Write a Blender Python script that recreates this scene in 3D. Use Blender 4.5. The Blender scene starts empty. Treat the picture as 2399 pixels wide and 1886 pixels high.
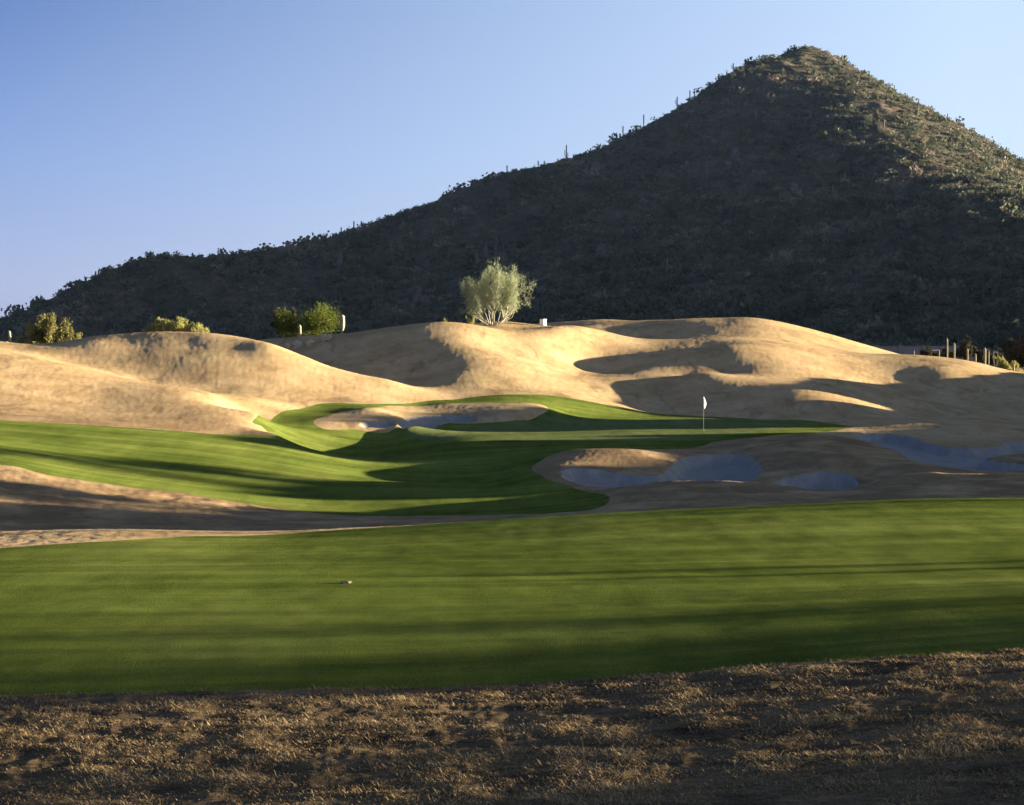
import bpy, math, random
import numpy as np
from math import radians, sin, cos, pi
random.seed(7); RNG = np.random.default_rng(7)

# ------------------------------------------------------------------ measures
F = 3344.0; CU = 1086.5; VH = 752.0          # focal length and horizon, in units of a 2173 wide frame
SUN_EL = radians(5.2); SUN_AZ = radians(6)  # azimuth: from +x turned towards +y (behind the scene)
def X(u, d): return (u-CU)/F*d
def Z(v, d): return (VH-v)/F*d

scene = bpy.context.scene
COL = scene.collection

# ------------------------------------------------------------------ noise
_perm = RNG.permutation(512)
_g = RNG.uniform(0, 2*pi, 512)
def noise2(x, y, seed=0):
    x = np.asarray(x, dtype=np.float64)+seed*17.31; y = np.asarray(y, dtype=np.float64)+seed*9.77
    xi = np.floor(x).astype(np.int64); yi = np.floor(y).astype(np.int64)
    xf = x-xi; yf = y-yi
    def gr(ix, iy, fx, fy):
        h = _perm[(_perm[ix & 511]+iy) & 511]; a = _g[h]
        return np.cos(a)*fx+np.sin(a)*fy
    s = xf*xf*xf*(xf*(xf*6-15)+10); t = yf*yf*yf*(yf*(yf*6-15)+10)
    a = gr(xi, yi, xf, yf); b = gr(xi+1, yi, xf-1, yf)
    c = gr(xi, yi+1, xf, yf-1); d = gr(xi+1, yi+1, xf-1, yf-1)
    return 1.5*((a+(b-a)*s)+((c+(d-c)*s)-(a+(b-a)*s))*t)
def fbm(x, y, o=4, seed=0, gain=.5):
    r = 0; a = 1
    for i in range(o):
        r = r+a*noise2(x*2**i, y*2**i, seed+i*3); a *= gain
    return r
def sstep(a, b, x):
    t = np.clip((x-a)/(b-a), 0, 1); return t*t*(3-2*t)

# ------------------------------------------------------------------ thin plate surface through surveyed points
KY = 8.0
class Surface:
    def __init__(self, pts, base, lam=2e-4):
        # pts: (u, d, z)
        P = np.array(pts, dtype=float)
        self.base = base
        self.c = np.stack([P[:, 0]/300, np.log(P[:, 1])*KY], 1)
        r = (P[:, 2]-base(P[:, 1]))/P[:, 1]*F
        n = len(P)
        A = np.zeros((n+3, n+3)); D = np.linalg.norm(self.c[:, None]-self.c[None], axis=2)
        A[:n, :n] = self.phi(D)+np.eye(n)*lam
        A[:n, n] = 1; A[:n, n+1:] = self.c; A[n, :n] = 1; A[n+1:, :n] = self.c.T
        self.w = np.linalg.solve(A, np.concatenate([r, [0, 0, 0]]))
    @staticmethod
    def phi(r):
        return np.where(r > 1e-9, r*r*np.log(np.maximum(r, 1e-9)), 0)
    def raw(self, u, d):
        u = np.atleast_1d(u); d = np.atleast_1d(d)
        q = np.stack([u/300, np.log(d)*KY], 1); out = np.zeros(len(q)); n = len(self.c)
        for i in range(0, len(q), 20000):
            Q = q[i:i+20000]
            D = np.sqrt((Q[:, None, 0]-self.c[None, :, 0])**2+(Q[:, None, 1]-self.c[None, :, 1])**2)
            out[i:i+20000] = self.phi(D)@self.w[:n]+self.w[n]+Q@self.w[n+1:]
        return out
    def tabulate(self, u0, u1, nu, d0, d1, nd):
        self.u0, self.u1, self.nu = u0, u1, nu; self.l0, self.l1, self.nd = math.log(d0), math.log(d1), nd
        U, L = np.meshgrid(np.linspace(u0, u1, nu), np.linspace(self.l0, self.l1, nd))
        self.T = self.raw(U.ravel(), np.exp(L.ravel())).reshape(nd, nu)
    def z(self, u, d):
        u = np.asarray(u, float); d = np.asarray(d, float)
        a = np.clip((u-self.u0)/(self.u1-self.u0)*(self.nu-1), 1, self.nu-2.001)
        b = np.clip((np.log(d)-self.l0)/(self.l1-self.l0)*(self.nd-1), 1, self.nd-2.001)
        ai = np.floor(a).astype(int); bi = np.floor(b).astype(int); fa = a-ai; fb = b-bi
        ai = np.clip(ai, 1, self.nu-3); bi = np.clip(bi, 1, self.nd-3)
        def w(t):
            return [(-t+2*t*t-t**3)/2, (2-5*t*t+3*t**3)/2, (t+4*t*t-3*t**3)/2, (t**3-t*t)/2]
        wa = w(fa); wb = w(fb); r = 0
        for j in range(4):
            for i in range(4):
                r = r+wb[j]*wa[i]*self.T[bi+j-1, ai+i-1]
        return self.base(d)+r*d/F

def smooth_table(xs, ys, x0, x1, n=600, k=25):
    g = np.linspace(x0, x1, n); t = np.interp(g, xs, ys)
    p = np.pad(t, k*2, mode='edge'); ker = np.exp(-np.linspace(-2, 2, 2*k+1)**2); ker /= ker.sum()
    s = np.convolve(p, ker, mode='same')[k*2:-k*2]
    return lambda d: np.interp(np.log(d), g, s)

pts = []
def curve(d, *uv):
    for u, v in uv: pts.append((u, d, Z(v, d)))
def cz(d, z, us):
    for u in us: pts.append((u, d, z))
def pv(*uvd):
    for u, v, d in uvd: pts.append((u, d, Z(v, d)))
WIDE = (-1500, -500, 0, 400, 800, 1200, 1600, 2173, 2700, 3700)
for d_, z_, k_ in ((3, -2.6, .045), (6, -2.6, .05), (9, -2.6, .055)):
    for u_ in WIDE: pts.append((u_, d_, z_+k_*float(np.clip(X(u_, d_), -9, 9))))
for u, v in ((-1500, 1485), (-500, 1482), (0, 1478), (500, 1466), (900, 1461), (1300, 1440), (1500, 1424), (1800, 1399), (2173, 1375), (2700, 1345), (3700, 1330)):
    pts.append((u, 13, Z(v, 13)))
curve(22, (-1500, 1250), (-500, 1240), (0, 1232), (500, 1228), (1086, 1226), (1600, 1216), (2173, 1205), (2700, 1195), (3700, 1180))
curve(28, (-1500, 1190), (-500, 1182), (0, 1176), (500, 1172), (1086, 1158), (1600, 1140), (2173, 1127), (2700, 1118), (3700, 1100))
pv((-1500, 1160, 33), (-500, 1148, 33), (0, 1134, 33), (215, 1127, 33), (435, 1129, 34), (600, 1130, 34), (700, 1125, 34), (850, 1117, 34.5), (1087, 1101, 35), (1300, 1087, 35.5),
   (1500, 1077, 36), (1800, 1064, 37), (2000, 1057, 37.5), (2173, 1058, 38), (2700, 1066, 39), (3700, 1070, 40))
curve(43, (-1500, 1090), (-500, 1100), (0, 1124), (300, 1128), (600, 1134), (900, 1130), (1087, 1119), (1300, 1104), (1500, 1094), (1800, 1080), (2173, 1072), (2700, 1066), (3700, 1040))
curve(50, (-1500, 1000), (-500, 1030), (0, 1062), (250, 1084), (450, 1099), (700, 1108), (900, 1106), (1087, 1098), (1300, 1078), (1500, 1066), (1800, 1059), (2173, 1052), (2700, 1045), (3700, 1000))
curve(57, (-1500, 930), (-500, 955), (0, 985), (250, 1031), (400, 1048), (600, 1070), (800, 1078), (900, 1075), (1087, 1068), (1200, 1058), (1292, 1046), (1374, 1028), (1470, 1023), (1553, 1022),
      (1621, 1027), (1700, 1037), (1811, 1041), (1860, 1024), (1933, 1006), (2006, 1008), (2093, 1014), (2173, 1012), (2700, 1000), (3700, 950))
# sand floor and mounds of the front bunkers
curve(61, (1640, 1027), (1700, 1036), (1760, 1036), (1805, 1032))
curve(64, (-500, 905), (0, 943), (300, 985), (600, 1020), (900, 1030), (1087, 1026), (1140, 1012), (1200, 1010), (1300, 1024), (1400, 1025), (1500, 1026), (1580, 1018), (1640, 1005))
pv((1715, 975, 66), (1680, 985, 66), (1773, 964, 66.5), (1817, 968, 66), (1870, 984, 65), (1940, 986, 64), (2006, 996, 64), (2093, 1004, 64), (2173, 1002, 64), (2700, 990, 64), (3700, 930, 64))
pv((1130, 992, 68), (1180, 972, 70), (1230, 957, 71.5), (1300, 953, 72), (1360, 957, 71), (1405, 978, 69), (1300, 992, 67), (1240, 992, 66.5), (1370, 1003, 66.5), (1420, 1008, 66))
pv((1500, 1004, 68), (1500, 981, 71), (1450, 985, 70), (1560, 985, 70), (1440, 961, 74), (1500, 960, 74), (1570, 957, 74), (1420, 953, 76.5), (1350, 953, 76.5), (1480, 951, 77))
pv((1530, 943, 77), (1587, 934, 77), (1670, 924, 77), (1721, 921, 77), (1796, 931, 76), (1846, 946, 74), (1890, 960, 72), (1925, 976, 69), (1640, 965, 71), (1715, 968, 69.5), (1790, 972, 69), (1600, 990, 68.5))
pv((0, 912, 70), (300, 935, 70), (450, 950, 70), (600, 974, 70), (700, 992, 70), (850, 1010, 70), (1000, 1014, 70), (1080, 1006, 70), (-500, 885, 70))
# putting green table
curve(81, (790, 964), (900, 948), (1000, 937), (1200, 936), (1400, 935), (1500, 934), (1600, 930))
pv((860, 943, 85), (770, 961, 84), (690, 964, 82.5), (625, 950, 81), (820, 934, 88), (600, 938, 80.5), (900, 928, 87), (940, 920, 88), (1700, 921, 85), (1800, 911, 90))
curve(95, (900, 907), (1100, 907), (1300, 907), (1500, 907), (1650, 904))
pv((1120, 893, 99), (1200, 882, 103), (1350, 885, 107), (1500, 886, 109), (1650, 890, 108), (1737, 898, 104), (1811, 905, 98))
# right bunker and its mound
pv((1840, 931, 84), (1900, 953, 78), (1960, 966, 76), (2050, 978, 74), (2173, 986, 72), (2090, 957, 80), (1990, 949, 82), (2173, 950, 82), (2130, 970, 76),
   (1840, 909, 91), (1948, 897, 93), (2035, 898, 94), (2173, 907, 94), (2700, 915, 94), (2700, 950, 78), (3700, 880, 94), (3700, 900, 78))
# bunker behind the green on the left
pv((860, 911, 89), (780, 903, 90), (700, 896, 90), (740, 881, 93), (790, 868, 95), (830, 884, 94), (665, 895, 90), (920, 894, 96), (980, 893, 97), (900, 872, 101), (1000, 869, 101), (1100, 882, 99),
   (830, 865, 100), (940, 858, 104), (1080, 856, 104), (1150, 862, 103), (1060, 899, 96), (1200, 868, 107))
pv((585, 882, 92), (635, 868, 96), (675, 858, 99), (780, 857, 101), (877, 855, 105), (960, 847, 108), (1077, 838, 110), (1187, 841, 112), (1287, 859, 112), (1354, 872, 112), (1454, 882, 112), (1537, 886, 113),
   (1654, 889, 112), (1750, 888, 110), (1830, 890, 108), (1950, 888, 106), (2173, 896, 106), (2700, 900, 106))
pv((535, 893, 88), (590, 925, 80), (500, 922, 78), (350, 913, 76), (150, 900, 75), (0, 891, 74), (-500, 870, 74), (-1500, 850, 74))
# left hill, its front spur and the swale between
pv((-1500, 640, 110), (-500, 690, 103), (0, 739, 101), (167, 777, 98), (300, 810, 95), (434, 837, 91), (534, 877, 87), (0, 820, 86), (200, 850, 86), (380, 872, 84))
pv((167, 773, 104.5), (300, 804, 102), (434, 831, 99), (80, 752, 106), (550, 851, 95), (650, 849, 100), (0, 740, 106))
pv((-1500, 640, 125), (-500, 680, 118), (-150, 712, 116), (0, 725, 116), (67, 731, 116), (133, 726, 116), (200, 714, 115.5), (267, 709, 115), (333, 707, 114), (434, 710, 113), (500, 720, 112), (567, 733, 110), (617, 754, 109.5),
   (667, 774, 109), (725, 790, 109), (810, 806, 109), (845, 817, 108.5), (333, 754, 107.5), (450, 769, 106), (600, 808, 104), (700, 828, 104))
for u, z in ((-1500, 1.5), (-500, .6), (0, -1.2), (200, -1.2), (400, -1.2), (567, -1.3)): pts.append((u, 134, z))
# centre mound
pv((200, 733, 110), (100, 737, 110), (0, 733, 110), (270, 730, 111), (400, 731, 110.5), (333, 727, 111), (500, 740, 109.5), (440, 752, 107.8), (560, 762, 107.5))
pv((620, 775, 122), (700, 806, 120), (800, 815, 118), (900, 818, 116), (960, 800, 117), (880, 790, 122), (780, 785, 124), (1080, 824, 114), (1045, 797, 118), (1010, 758, 124), (990, 722, 130),
   (543, 731, 138), (643, 717, 138), (727, 709, 138), (810, 697, 138), (877, 688, 138), (943, 684, 137), (977, 687, 137), (1027, 694, 137), (1060, 702, 138), (1110, 702, 140), (1177, 697, 142))
pv((1150, 812, 119), (1250, 838, 119), (1120, 770, 126), (1200, 795, 126), (1300, 806, 126), (1400, 808, 126), (1080, 745, 131), (1160, 748, 134))
# right hills
pv((1320, 731, 143), (1404, 737, 143), (1504, 733, 143), (1250, 722, 142), (1250, 798, 128), (1350, 798, 128), (1450, 797, 129), (1540, 794, 130))
pv((1237, 699, 144), (1320, 714, 147), (1404, 721, 148), (1504, 717, 148), (1540, 717, 148), (1656, 727, 148), (1773, 746, 148), (1910, 752, 149), (1991, 757, 149), (2079, 771, 149), (2173, 794, 149), (2400, 800, 150), (2700, 790, 150), (3700, 740, 150))
curve(135, (1250, 782), (1350, 771), (1450, 758), (1560, 746), (1650, 755), (1770, 780), (1850, 797), (1920, 803), (2000, 795), (2173, 815), (2500, 810), (3700, 760))
pv((1352, 846, 121), (1400, 828, 124), (1470, 795, 126), (1520, 791, 127), (1620, 800, 127), (1704, 808, 127), (1773, 820, 126), (1895, 836, 125), (1976, 856, 124), (2064, 873, 123), (2173, 882, 123), (2700, 875, 123), (3700, 820, 123))
curve(118.5, (1400, 871), (1450, 862), (1500, 851), (1600, 838), (1700, 829), (1770, 838), (1850, 858), (1950, 880), (2064, 885), (2173, 890))
curve(130, (1895, 833), (2000, 841), (2100, 846), (2173, 842), (2400, 830))
pv((1300, 720, 156), (1400, 724, 156), (1540, 712, 156), (1715, 730, 156), (1850, 752, 157), (2100, 790, 160))
pv((1180, 702, 165), (1237, 696, 165), (1354, 694, 165), (1400, 688, 165), (1470, 682, 165), (1540, 679, 165), (1587, 677, 165), (1627, 681, 165), (1715, 701, 165), (1802, 725, 165), (1910, 757, 165), (2600, 800, 165))
pv((900, 702, 183), (1120, 690, 183), (1194, 686, 183), (1287, 681, 183), (1327, 684, 183), (1370, 697, 183), (1500, 703, 183))
pv((900, 694, 153), (994, 688, 153), (1060, 683, 153), (1110, 687, 153), (1194, 694, 153), (1260, 703, 153), (1060, 707, 146), (1120, 706, 147))
cz(150, -.6, (420, 560, 700)); cz(150, .3, (810,)); cz(168, -1.0, (420, 600, 800)); cz(210, -1.4, (-1500, -500, 0, 500, 900, 1300, 1700)); cz(210, -1.6, (2000, 2173, 2700, 3700))
cz(250, -1.15, (1880, 1984, 2080)); cz(270, -2.0, WIDE); cz(330, -2.2, WIDE); cz(420, -2.2, WIDE)
base = smooth_table(np.log([2, 9, 13, 22, 34, 50, 75, 110, 135, 200, 420]), [-2.55, -2.6, -2.65, -3.05, -3.6, -5, -4.4, -3.3, 0, -1.6, -2.2], math.log(1.5), math.log(500))
S = Surface(pts, base)
S.tabulate(-1600, 3800, 260, 2.6, 430, 430)

# ------------------------------------------------------------------ outlines of the turf, traced on the terrain
def smooth_poly(P, n=5):
    P = np.array(P, float); m = len(P); out = []
    for i in range(m):
        p0, p1, p2, p3 = P[(i-1) % m], P[i], P[(i+1) % m], P[(i+2) % m]
        for k in range(n):
            t = k/n
            out.append(.5*((2*p1)+(-p0+p2)*t+(2*p0-5*p1+4*p2-p3)*t*t+(-p0+3*p1-3*p2+p3)*t**3))
    return np.array(out)
def hit(u, v, d0, d1):
    ds = np.exp(np.linspace(math.log(d0), math.log(d1), 500)); s = VH-S.z(np.full(500, u), ds)/ds*F
    k = np.where(s <= v)[0]
    if len(k) == 0: return ds[np.argmin(s)]
    k = k[0]
    if k == 0: return d0
    t = (s[k-1]-v)/(s[k-1]-s[k]+1e-9); return ds[k-1]+(ds[k]-ds[k-1])*t
def ground_poly(uv, d0, d1):
    w = []
    for p in uv:
        if len(p) == 3: u, _, d = p
        else: u, v = p; d = hit(u, v, d0, d1)
        w.append((X(u, d), d))
    return w
def sdf(px, py, poly):
    """signed distance to polygon, positive inside"""
    shape = px.shape; px = px.ravel(); py = py.ravel()
    best = np.full(px.shape, 1e9); ins = np.zeros(px.shape, bool); n = len(poly)
    lo = poly.min(0)-6; hi = poly.max(0)+6
    m = (px > lo[0]) & (px < hi[0]) & (py > lo[1]) & (py < hi[1]); qx = px[m]; qy = py[m]
    b = np.full(qx.shape, 1e9); c = np.zeros(qx.shape, bool)
    for i in range(n):
        x1, y1 = poly[i]; x2, y2 = poly[(i+1) % n]; ex, ey = x2-x1, y2-y1
        l = ex*ex+ey*ey+1e-12
        t = np.clip(((qx-x1)*ex+(qy-y1)*ey)/l, 0, 1)
        b = np.minimum(b, (qx-x1-t*ex)**2+(qy-y1-t*ey)**2)
        cr = ((y1 > qy) != (y2 > qy)); xx = x1+(qy-y1)/(ey if abs(ey) > 1e-12 else 1e-12)*ex
        c ^= cr & (qx < xx)
    d = np.sqrt(b); r = np.full(px.shape, -6.0); r[m] = np.where(c, d, -d)
    return np.clip(r, -6, 6).reshape(shape)

near_fair = [(-1400, 0, 15), (-900, 0, 13), (-500, 1482), (0, 1478), (250, 1471), (500, 1466), (900, 1461), (1100, 1453), (1300, 1440), (1500, 1424), (1800, 1399), (2000, 1388), (2170, 1376), (2700, 0, 14.8), (3400, 0, 16),
             (3600, 0, 28), (3500, 0, 42), (2700, 0, 43), (2173, 0, 41), (1800, 0, 39), (1500, 0, 38), (1250, 0, 37), (1000, 0, 36), (800, 0, 35),
             (600, 1133), (425, 1138), (200, 1151), (0, 1165), (-500, 0, 26), (-1200, 0, 26)]
far_fair = [(-1300, 0, 73), (-500, 0, 73.5), (-200, 0, 74), (0, 891), (150, 900), (350, 913), (500, 922), (588, 926), (560, 908), (537, 893), (585, 882), (635, 868), (675, 857), (715, 855), (780, 857), (877, 855), (960, 848), (1010, 842), (1077, 837),
            (1127, 837), (1187, 841), (1287, 859), (1354, 872), (1454, 882), (1537, 886), (1654, 0, 110.5), (1737, 0, 106), (1811, 0, 98), (1828, 0, 94), (1771, 0, 89), (1721, 0, 86), (1654, 0, 83), (1587, 0, 80.5),
            (1520, 0, 79.5), (1487, 0, 77.5), (1420, 0, 76.5), (1300, 0, 76), (1220, 0, 74), (1170, 966), (1126, 992), (1154, 1014), (1204, 1031), (1270, 1047), (1294, 1060), (1268, 1078), (1210, 1086), (1087, 1092), (900, 1096), (750, 1094),
            (640, 1087), (600, 1080), (450, 1058), (400, 1048), (250, 1031), (100, 1008), (0, 986), (-300, 0, 54), (-1300, 0, 50)]
isle = [(664, 897), (680, 886), (720, 875), (775, 866), (830, 861), (940, 857), (1080, 855), (1148, 859), (1163, 869), (1140, 884), (1080, 894), (1010, 899), (900, 906), (845, 909), (750, 912), (690, 911)]
green = [(850, 0, 90), (930, 0, 84), (1080, 0, 81.5), (1250, 0, 81), (1400, 0, 81.5), (1540, 0, 84), (1660, 0, 90), (1740, 0, 97), (1700, 0, 104), (1560, 0, 108), (1350, 0, 106), (1200, 0, 102.5), (1080, 0, 97), (980, 0, 94), (900, 0, 93)]
sands = [
    ('front_left', [(1190, 0, 64.6), (1215, 0, 62.6), (1270, 0, 61), (1350, 0, 60.5), (1450, 0, 60.5), (1540, 0, 60.5), (1590, 0, 62), (1612, 0, 65), (1615, 0, 68), (1592, 0, 71.5), (1560, 0, 73), (1500, 0, 73.2), (1452, 0, 72), (1432, 0, 69.5),
                    (1408, 0, 66.5), (1380, 0, 65.8), (1300, 0, 66.3), (1250, 0, 66.3), (1210, 0, 66)], 0, 0),
    ('front_small', [(1640, 0, 60.5), (1665, 0, 59.5), (1720, 0, 59), (1780, 0, 59), (1815, 0, 60), (1824, 0, 61.5), (1800, 0, 63), (1740, 0, 63.5), (1680, 0, 63), (1650, 0, 62)], 0, 0),
    ('right', [(1808, 0, 86), (1850, 0, 78), (1895, 0, 73.5), (1935, 0, 69), (1960, 0, 66.5), (2010, 0, 65.5), (2093, 0, 65.2), (2173, 0, 65.5), (2300, 0, 66), (2500, 0, 68), (2560, 0, 76), (2450, 0, 83), (2250, 0, 85), (2140, 0, 85), (2122, 0, 82.5),
               (2060, 0, 81.5), (2021, 0, 82), (1970, 0, 83.5), (1930, 0, 86), (1870, 0, 87.5)], 0, 0),
    ('rear_small', [(764, 904), (768, 898), (792, 893), (830, 895), (838, 903), (800, 908), (775, 908)], 84, 100),
    ('rear', [(846, 902), (862, 888), (900, 882), (960, 880), (1005, 883), (1010, 892), (985, 898), (930, 904), (870, 907)], 84, 100),
]
P_near = smooth_poly(ground_poly(near_fair, 8, 34)); P_far = smooth_poly(ground_poly(far_fair, 44, 118))
P_isle = smooth_poly(ground_poly(isle, 84, 110)); P_green = smooth_poly(ground_poly(green, 70, 120))
P_sand = [smooth_poly(ground_poly(q, a or 50, b or 100)) for _, q, a, b in sands]
# spit of rough that pokes into the right bunker
P_spit = smooth_poly([(X(2093, 75), 75), (X(2130, 73.5), 73.5), (X(2220, 73), 73), (X(2300, 76), 76), (X(2250, 79), 79), (X(2150, 77.5), 77.5)])

# ------------------------------------------------------------------ terrain grid
inner = np.linspace(-60, 2233, 800)
outl = -60-np.cumsum(np.linspace(4, 60, 46)); outr = 2233+np.cumsum(np.concatenate([np.linspace(4, 60, 44), np.linspace(62, 210, 38)]))
US = np.concatenate([outl[::-1], inner, outr])
DS = np.exp(np.linspace(math.log(3.2), math.log(410), 1150))
UG, DG = np.meshgrid(US, DS)
XG = X(UG, DG); YG = DG
ZG = S.z(UG, DG)
f_near = sdf(XG, YG, P_near); f_far = sdf(XG, YG, P_far); f_isle = sdf(XG, YG, P_isle); f_green = sdf(XG, YG, P_green)
f_fair = np.maximum(f_near, np.minimum(f_far, -f_isle))
f_sand = np.full(XG.shape, -6.0)
for P in P_sand: f_sand = np.maximum(f_sand, sdf(XG, YG, P))
f_sand = np.minimum(f_sand, -sdf(XG, YG, P_spit))
wob = fbm(XG*.9, YG*.9, 3, 5)*.10
f_sand = f_sand+wob*1.2
f_fair = f_fair+fbm(XG*.7, YG*.7, 3, 9)*.04+fbm(XG*6, YG*6, 3, 29)*.03
rough = sstep(.3, -.5, f_fair)*sstep(.1, -.3, f_sand)
fore = sstep(20, 16, YG)*rough
hillw = sstep(70, 95, YG)
ZG = ZG+rough*(.020+.010*fbm(XG*3.1, YG*3.1, 3, 1)+hillw*(.035*fbm(XG*.22, YG*.22, 2, 2)+.012*fbm(XG*.8, YG*.8, 3, 3)))
ZG += rough*sstep(40, 46, YG)*sstep(66, 58, YG)*.05*fbm(XG*.8, YG*.8, 3, 13)
ZG += (1-rough)*(.007*fbm(XG*.8, YG*.8, 3, 4)+.022*fbm(XG*.12, YG*.28, 2, 6)*sstep(12, 22, YG)*sstep(-.1, -2, f_green))
ZG -= .42*sstep(-.04, .5, f_sand)-.03*sstep(-.8, -.1, f_sand)*sstep(.15, -.1, f_sand)
ZG += sstep(.1, .9, f_sand)*.012*fbm(XG*1.5, YG*1.5, 3, 8)
# ridge added out of view on the right, crest shaped to lay shade bands
RR = XG*cos(SUN_AZ)+YG*sin(SUN_AZ); SS = YG*cos(SUN_AZ)-XG*sin(SUN_AZ)
BS = [(0, -3), (40, -3), (42.5, 3.5), (50.5, 3.6), (52, 2.3), (55.4, 2.0), (56.0, .8), (57, .2), (58.5, .2), (60, 2.0), (65.4, 2.0), (66.4, 1.1), (70.2, 1.05), (72.0, 1.1), (72.8, 1.4), (73.4, 1.45), (75.0, 1.5), (75.7, 3.4), (80.3, 3.4), (81.2, 1.25), (84, 1.2), (85.2, -.18), (90.0, -.18), (90.8, 3.3), (93.5, 3.3), (95, 2.9), (98, 2.8), (102, 2.3), (104.5, .2),
      (107, .6), (110, 1.4), (113, 1.4), (113.8, -1.0), (115.2, -1.0), (116, 1.4), (126, 1.5), (129, .1), (136, -.2), (140, -1.5), (150, -3), (400, -3)]
BZ = np.interp(SS, *zip(*BS))+.18*noise2(SS*1.1, RR*.05, 31)+.35*fbm(SS*1.7, RR*.02, 3, 33)*sstep(53, 50, SS)
RID = np.exp(-((RR-75)/7)**2)*sstep(39, 41.5, SS)*sstep(150, 140, SS)
ZG = np.where(RID > .002, ZG+(np.maximum(BZ, ZG)-ZG)*RID, ZG)
ZG += fore*(.010*fbm(XG*2.6, YG*2.6, 4, 14)+.006*fbm(XG*9, YG*9, 2, 15))
TERR = ZG
def ground(u, d):
    """height of the finished terrain"""
    i = np.interp(u, US, np.arange(len(US))); j = (math.log(d)-math.log(3.2))/(math.log(410)-math.log(3.2))*(len(DS)-1)
    i0 = int(min(max(i, 0), len(US)-2)); j0 = int(min(max(j, 0), len(DS)-2)); a = i-i0; b = j-j0
    return float((TERR[j0, i0]*(1-a)+TERR[j0, i0+1]*a)*(1-b)+(TERR[j0+1, i0]*(1-a)+TERR[j0+1, i0+1]*a)*b)

# ------------------------------------------------------------------ mesh helpers
def mesh_np(name, verts, faces_flat, loop_counts, mat, parent=None, smooth=True, attr=None):
    me = bpy.data.meshes.new(name); verts = np.asarray(verts, np.float32)
    faces_flat = np.asarray(faces_flat, np.int32); loop_counts = np.asarray(loop_counts, np.int32)
    me.vertices.add(len(verts)); me.vertices.foreach_set('co', verts.ravel())
    me.loops.add(len(faces_flat)); me.loops.foreach_set('vertex_index', faces_flat)
    me.polygons.add(len(loop_counts)); st = np.concatenate([[0], np.cumsum(loop_counts)[:-1]]).astype(np.int32)
    me.polygons.foreach_set('loop_start', st); me.polygons.foreach_set('loop_total', loop_counts)
    me.polygons.foreach_set('use_smooth', np.full(len(loop_counts), smooth))
    if attr is not None:
        a = me.attributes.new('tint', 'FLOAT', 'POINT'); a.data.foreach_set('value', np.asarray(attr, np.float32))
    me.update(calc_edges=True); me.validate()
    if mat: me.materials.append(mat)
    o = bpy.data.objects.new(name, me); COL.objects.link(o)
    if parent: o.parent = parent
    return o
def quads(name, V, Q, mat, **k): return mesh_np(name, V, np.asarray(Q).ravel(), np.full(len(Q), 4), mat, **k)
def tris(name, V, T, mat, **k): return mesh_np(name, V, np.asarray(T).ravel(), np.full(len(T), 3), mat, **k)
def tag(o, label=None, cat=None, group=None, kind=None):
    if label: o['label'] = label
    if cat: o['category'] = cat
    if group: o['group'] = group
    if kind: o['kind'] = kind
    return o
def empty(name, loc):
    o = bpy.data.objects.new(name, None); o.location = loc; o.empty_display_size = .2; COL.objects.link(o); return o

# ------------------------------------------------------------------ materials
class NT:
    def __init__(self, name):
        self.m = bpy.data.materials.new(name); self.m.use_nodes = True; self.t = self.m.node_tree; self.t.nodes.clear()
        self.out = self.t.nodes.new('ShaderNodeOutputMaterial'); self.b = self.t.nodes.new('ShaderNodeBsdfPrincipled')
        self.t.links.new(self.b.outputs[0], self.out.inputs[0]); self.b.inputs['Roughness'].default_value = .9
        self.b.inputs['Specular IOR Level'].default_value = 0
    def n(self, typ, **k):
        o = self.t.nodes.new(typ)
        for a, v in k.items(): setattr(o, a, v)
        return o
    def link(self, a, b): self.t.links.new(a, b)
    def pos(self, scale=(1, 1, 1), rot=0):
        g = self.n('ShaderNodeNewGeometry'); m = self.n('ShaderNodeMapping'); m.inputs['Scale'].default_value = scale; m.inputs['Rotation'].default_value = (0, 0, rot)
        self.link(g.outputs['Position'], m.inputs[0]); return m.outputs[0]
    def noise(self, vec, scale, detail=4, rough=.55, dist=0):
        n = self.n('ShaderNodeTexNoise'); n.inputs['Scale'].default_value = scale; n.inputs['Detail'].default_value = detail; n.inputs['Roughness'].default_value = rough
        n.inputs['Distortion'].default_value = dist
        if vec: self.link(vec, n.inputs['Vector'])
        return n.outputs[0]
    def ramp(self, fac, stops):
        r = self.n('ShaderNodeValToRGB'); e = r.color_ramp.elements
        while len(e) < len(stops): e.new(.5)
        for k, (p, c) in zip(e, stops):
            k.position = p; k.color = (*c, 1) if len(c) == 3 else c
        self.link(fac, r.inputs[0]); return r.outputs[0]
    def mix(self, fac, a, b, mode='MIX'):
        m = self.n('ShaderNodeMix', data_type='RGBA', blend_type=mode)
        for s, v in ((m.inputs[0], fac), (m.inputs[6], a), (m.inputs[7], b)):
            if isinstance(v, (int, float)): s.default_value = v
            elif isinstance(v, tuple): s.default_value = (*v, 1)
            else: self.link(v, s)
        return m.outputs[2]
    def color(self, c):
        if isinstance(c, tuple): self.b.inputs['Base Color'].default_value = (*c, 1)
        else: self.link(c, self.b.inputs['Base Color'])
    def bump(self, h, strength, dist):
        b = self.n('ShaderNodeBump'); b.inputs['Strength'].default_value = strength; b.inputs['Distance'].default_value = dist
        self.link(h, b.inputs['Height'])
        prev = self.b.inputs['Normal'].links
        if prev: self.link(prev[0].from_socket, b.inputs['Normal'])
        self.link(b.outputs[0], self.b.inputs['Normal'])
def g3(v): return (v, v, v)

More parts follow.
